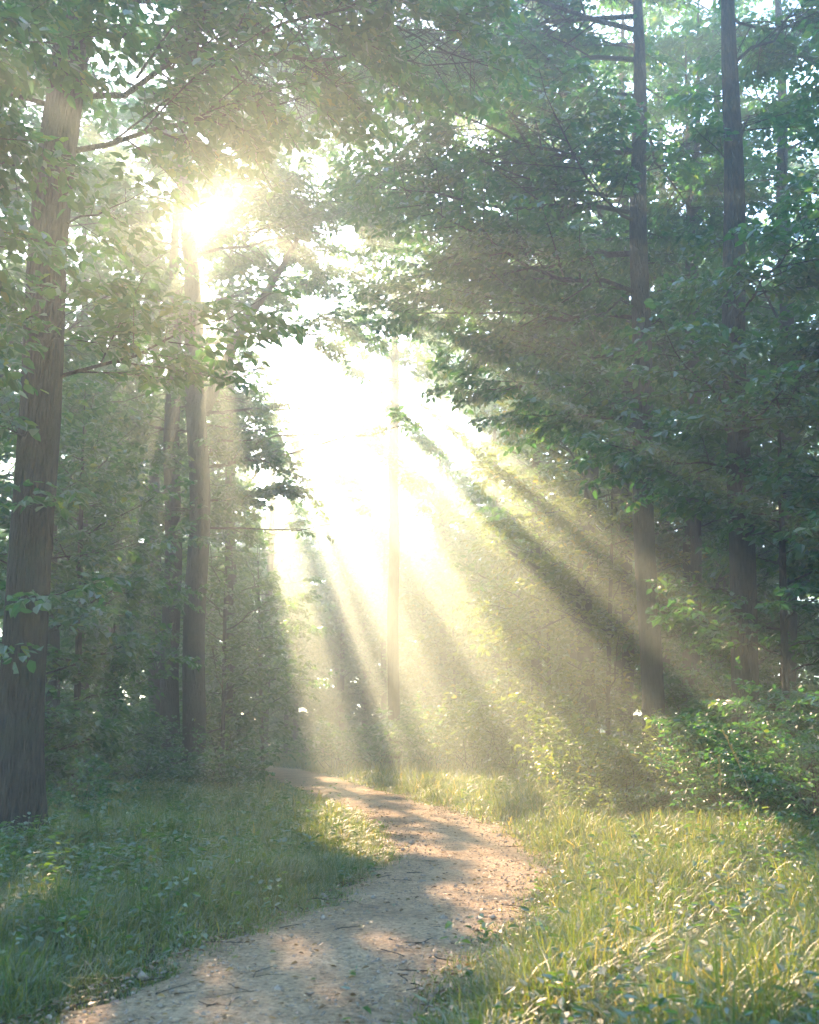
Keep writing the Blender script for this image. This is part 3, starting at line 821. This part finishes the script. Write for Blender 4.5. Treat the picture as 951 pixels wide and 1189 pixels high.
for x, y in [(18, 38), (23, 44), (8.5, 49), (13, 53), (18, 57), (24, 36), (29, 42), (17, 47), (33, 50), (20, 30), (16.5, 25), (24, 27)]:
    copy_thing(protoC, (x, y, float(ground_z(x, y))), rng.uniform(0, 6.28), rng.uniform(1.0, 1.3))
# unseen trees added beside and behind the viewer to shade the near ground and mist
for x, y in [(-12, 17), (-15, 24), (-11, 5), (-14, -4), (-6, -10), (3, -12), (10, -3), (12, 5), (13, 12), (-21, 12), (20, 16), (-4, -22), (9, -18), (-20, -14), (20, -8), (21, 4), (-22, 0), (17, 20), (-20, 29)]:
    copy_thing(protoC, (x, y, float(ground_z(x, y))), rng.uniform(0, 6.28), rng.uniform(.85, 1.1),
               'unseen leafy tree added to shade the grass beside and behind the viewpoint', 'unseen shade trees added around the viewpoint')

# far misty wood: individuals, copies of two kinds
protoA = tree('distant_tree', 'pale tree lost in the mist of the far wood', [np.array([-26., 70, 0]), np.array([-26., 70, 8.])], .5, 21, .8, 44, 5.4, leaf=.42, sp=2.2, seed=41, lm='leaf_far', detail=0, m=8, simple=True, one_wood=True, group='misty trees of the far wood')
protoB = tree('distant_tree', 'pale tree lost in the mist of the far wood', [np.array([-18., 78, 0]), np.array([-18., 78, 8.])], .45, 18, .6, 42, 4.8, leaf=.42, sp=2.2, seed=42, lm='leaf_far', detail=0, m=8, simple=True, one_wood=True, group='misty trees of the far wood')
rng = np.random.default_rng(9)
far = [(-40, 62), (-33, 68), (-21, 62), (-13, 70), (-9, 78), (-5, 86), (0, 80), (4, 72), (8, 64), (13, 60), (18, 56), (23, 52), (28, 48), (11, 76), (19, 70), (27, 64), (34, 58), (-29, 56), (-36, 50), (-24, 48), (-30, 40), (36, 46), (-45, 74), (42, 66), (2, 94), (-12, 92), (16, 88)]
for i, (x, y) in enumerate(far):
    x += rng.uniform(-1, 1); y += rng.uniform(-2, 2)
    copy_thing(protoA if i % 2 else protoB, (x, y, float(ground_z(x, y)) - .1), rng.uniform(0, 6.28), rng.uniform(.8, 1.15))

for x, y, k in [(-7, 57, .62), (-4.2, 62, .7), (-1.5, 58, .66), (.8, 55, .6), (2.6, 62, .75), (-3, 70, .85), (-7.5, 66, .8), (1, 70, .9), (5, 58, .7), (-10.5, 70, .9),
                (8, 53, .5), (12, 50, .5), (-16, 48, .5), (-20, 40, .45), (-12.5, 45, .5), (17, 44, .5), (22, 42, .5), (6, 66, .85), (-16, 66, .8), (26, 60, .9), (32, 62, 1), (21, 54, .6), (27, 52, .6), (25, 46, .5), (30, 47, .6), (14, 58, .7), (19, 62, .8), (-14, 38, .42), (-19, 34, .4), (-24, 44, .5), (-11, 56, .6), (-5.5, 76, 1.05), (-1, 78, 1.0), (3.5, 84, 1.1)]:
    copy_thing(protoA if (x * 7) % 2 > 1 else protoB, (x, y, float(ground_z(x, y)) - .1), rng.uniform(0, 6.28), k)

# ------------------------------------------------------------------ shrubs
SH = [
    # px, py(base on ground approx ignored), Y, width, height, material, label
    (85, 22, 2.6, 2.2, 'leaf', 'dim shrub right of the thickest trunk below its hanging sprays'),
    (140, 27, 3.0, 2.6, 'leaf', 'leafy shrub in front of the misty leaning trunk'),
    (100, 15, 1.7, .75, 'leaf', 'low leafy shrub in the grass near the foot of the thickest trunk'),
    (168, 24, 1.8, 1.1, 'leaf', 'low shrub at the foot of the slim left trunk of the pair'),
    (212, 25.5, 1.6, .8, 'leaf', 'small shrub growing between the feet of the close pair'),
    (262, 25, 2.2, 1.2, 'leaf', 'shrub right of the forked trunk on the grassy bank'),
    (262, 33, 3.0, 3.2, 'leaf_far', 'tall misty shrub behind the forked trunk beside the bend'),
    (283, 43, 2.8, 2.6, 'leaf_far', 'pale shrub at the left of the bend where the path disappears'),
    (25, 18, 2.2, 2.0, 'leaf', 'dark shrub behind the thickest trunk at the left edge'),
    (395, 42, 4.0, 2.4, 'leaf_far', 'low misty shrub standing right of where the path disappears'),
    (450, 40, 4.5, 2.6, 'leaf_far', 'misty bush at the foot of the lone thin trunk'),
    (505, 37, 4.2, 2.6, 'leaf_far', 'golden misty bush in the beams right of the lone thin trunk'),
    (560, 33, 4.0, 2.8, 'leaf_sun_tint', 'sun washed bush in the beams left of the short dim trunk'),
    (610, 30, 3.6, 3.2, 'leaf_sun_tint', 'tall golden bush in the right end of the beams'),
    (655, 23, 2.4, 1.7, 'leaf_sun_tint', 'bright leafy shrub at the left end of the right thicket'),
    (690, 20, 2.6, 2.3, 'leaf_sun_tint', 'sunlit shrub below the short dim trunk in the right thicket'),
    (735, 17.5, 2.4, 1.8, 'leaf_sun_tint', 'shrub at the foot of the tall straight dark trunk'),
    (785, 18.5, 2.6, 2.4, 'leaf_sun_tint', 'shrub at the feet of the two thin stems'),
    (840, 15.2, 2.0, 1.4, 'leaf', 'shrub at the foot of the stout right trunk'),
    (905, 14.5, 2.4, 2.0, 'leaf', 'shaded shrub between the stout right trunk and the edge'),
    (950, 13, 2.2, 1.8, 'leaf', 'dark shrub at the right edge above the tall grass'),
    (715, 25, 3.0, 3.4, 'leaf_sun_tint', 'tall sapling shrub left behind the tall straight dark trunk'),
    (820, 23, 3.2, 3.6, 'leaf', 'tall shrub between the thin stems and the stout trunk'),
    (900, 20, 3.2, 3.8, 'leaf', 'tall shaded shrub behind the stout trunk towards the right edge'),
]
for i, (px, Y_, wd_, h_, lm_, lab) in enumerate(SH):
    x = at(px, 870, Y_)[0]
    shrub(lab, x, Y_, wd_, h_, leaf=.078 if Y_ < 18 else (.13 if Y_ < 30 else .2), sp=1.05 if Y_ < 18 else (1.15 if Y_ < 30 else 1.5), stems=12, seed=i, lm=lm_)

# young sprig on the path edge, and tall seeding stalks
def sprig(label, x, y, h, seed, name='sprig'):
    rng = np.random.default_rng(seed)
    base = np.array([x, y, float(ground_z(x, y)) + .02])
    root = bpy.data.objects.new(name, None); COL.objects.link(root); root.location = base
    tag(root, label, 'small plant')
    t = np.linspace(0, 1, 6); P = base + np.stack([.04 * t * t, -.02 * t, h * t], -1)
    g = Geo(); g.add(*tubes(P[None], np.linspace(.004, .0015, 6)[None], 5)); g.build('stem', M['weed'], root, base)
    n = 9; a = np.arange(n) * 2.4; tt = np.linspace(.25, 1, n)
    pos = np.stack([np.interp(tt, t, P[:, k]) for k in range(3)], -1)
    V, Q = leaves_geo(pos, np.stack([np.cos(a), np.sin(a), np.full(n, .6)], -1), UP + rng.normal(0, .3, (n, 3)), np.full(n, h * .42), np.full(n, h * .2), rng)
    link_mesh('leaves', V, [Q], M['weed'], root, False, base)


p = at(560, 1095, 8.0)
sprig('small lone green sprig growing on the right edge of the bare path', p[0], 8.0, .17, 3)


def stalk(label, px, Y_, h, lean, seed):
    rng = np.random.default_rng(seed)
    x = at(px, 930, Y_)[0]
    base = np.array([x, Y_, float(ground_z(x, Y_))])
    root = bpy.data.objects.new('grass_stalk', None); COL.objects.link(root); root.location = base
    tag(root, label, 'grass stalk', 'tall seeding grass stalks')
    t = np.linspace(0, 1, 9); P = base + np.stack([lean * t ** 1.8, .1 * t, h * t], -1)
    g = Geo(); g.add(*tubes(P[None], np.linspace(.006, .003, 9)[None], 5)); g.build('stem', M['straw'], root, base)
    n = 60; tt = rng.uniform(.72, 1, n); a = rng.uniform(0, 6.28, n)
    pos = np.stack([np.interp(tt, t, P[:, k]) for k in range(3)], -1)
    V, Q = leaves_geo(pos, np.stack([np.cos(a) * .5, np.sin(a) * .5, np.full(n, .9)], -1), rng.normal(0, 1, (n, 3)), rng.uniform(.03, .06, n), np.full(n, .012), rng)
    link_mesh('seed_head', V, [Q], M['straw'], root, False, base)


stalk('tallest pale seeding stalk leaning left in front of the stout right trunk', 886, 11.0, 1.45, -.35, 1)
stalk('upright pale seeding stalk left of the stout right trunk', 838, 11.6, 1.2, .03, 2)

# ------------------------------------------------------------------ render settings
sc.view_settings.view_transform = 'Standard'
sc.view_settings.look = 'None'
sc.view_settings.gamma = 1; sc.view_settings.exposure = 3.5
sc.view_settings.use_curve_mapping = False
cy = sc.cycles
cy.use_denoising = True
cy.denoiser = 'OPENIMAGEDENOISE'; cy.denoising_input_passes = 'RGB_ALBEDO_NORMAL'
cy.max_bounces = 5; cy.diffuse_bounces = 3; cy.glossy_bounces = 1; cy.transmission_bounces = 3; cy.volume_bounces = 0
cy.sample_clamp_indirect = 4
cy.use_adaptive_sampling = True; cy.adaptive_threshold = .02
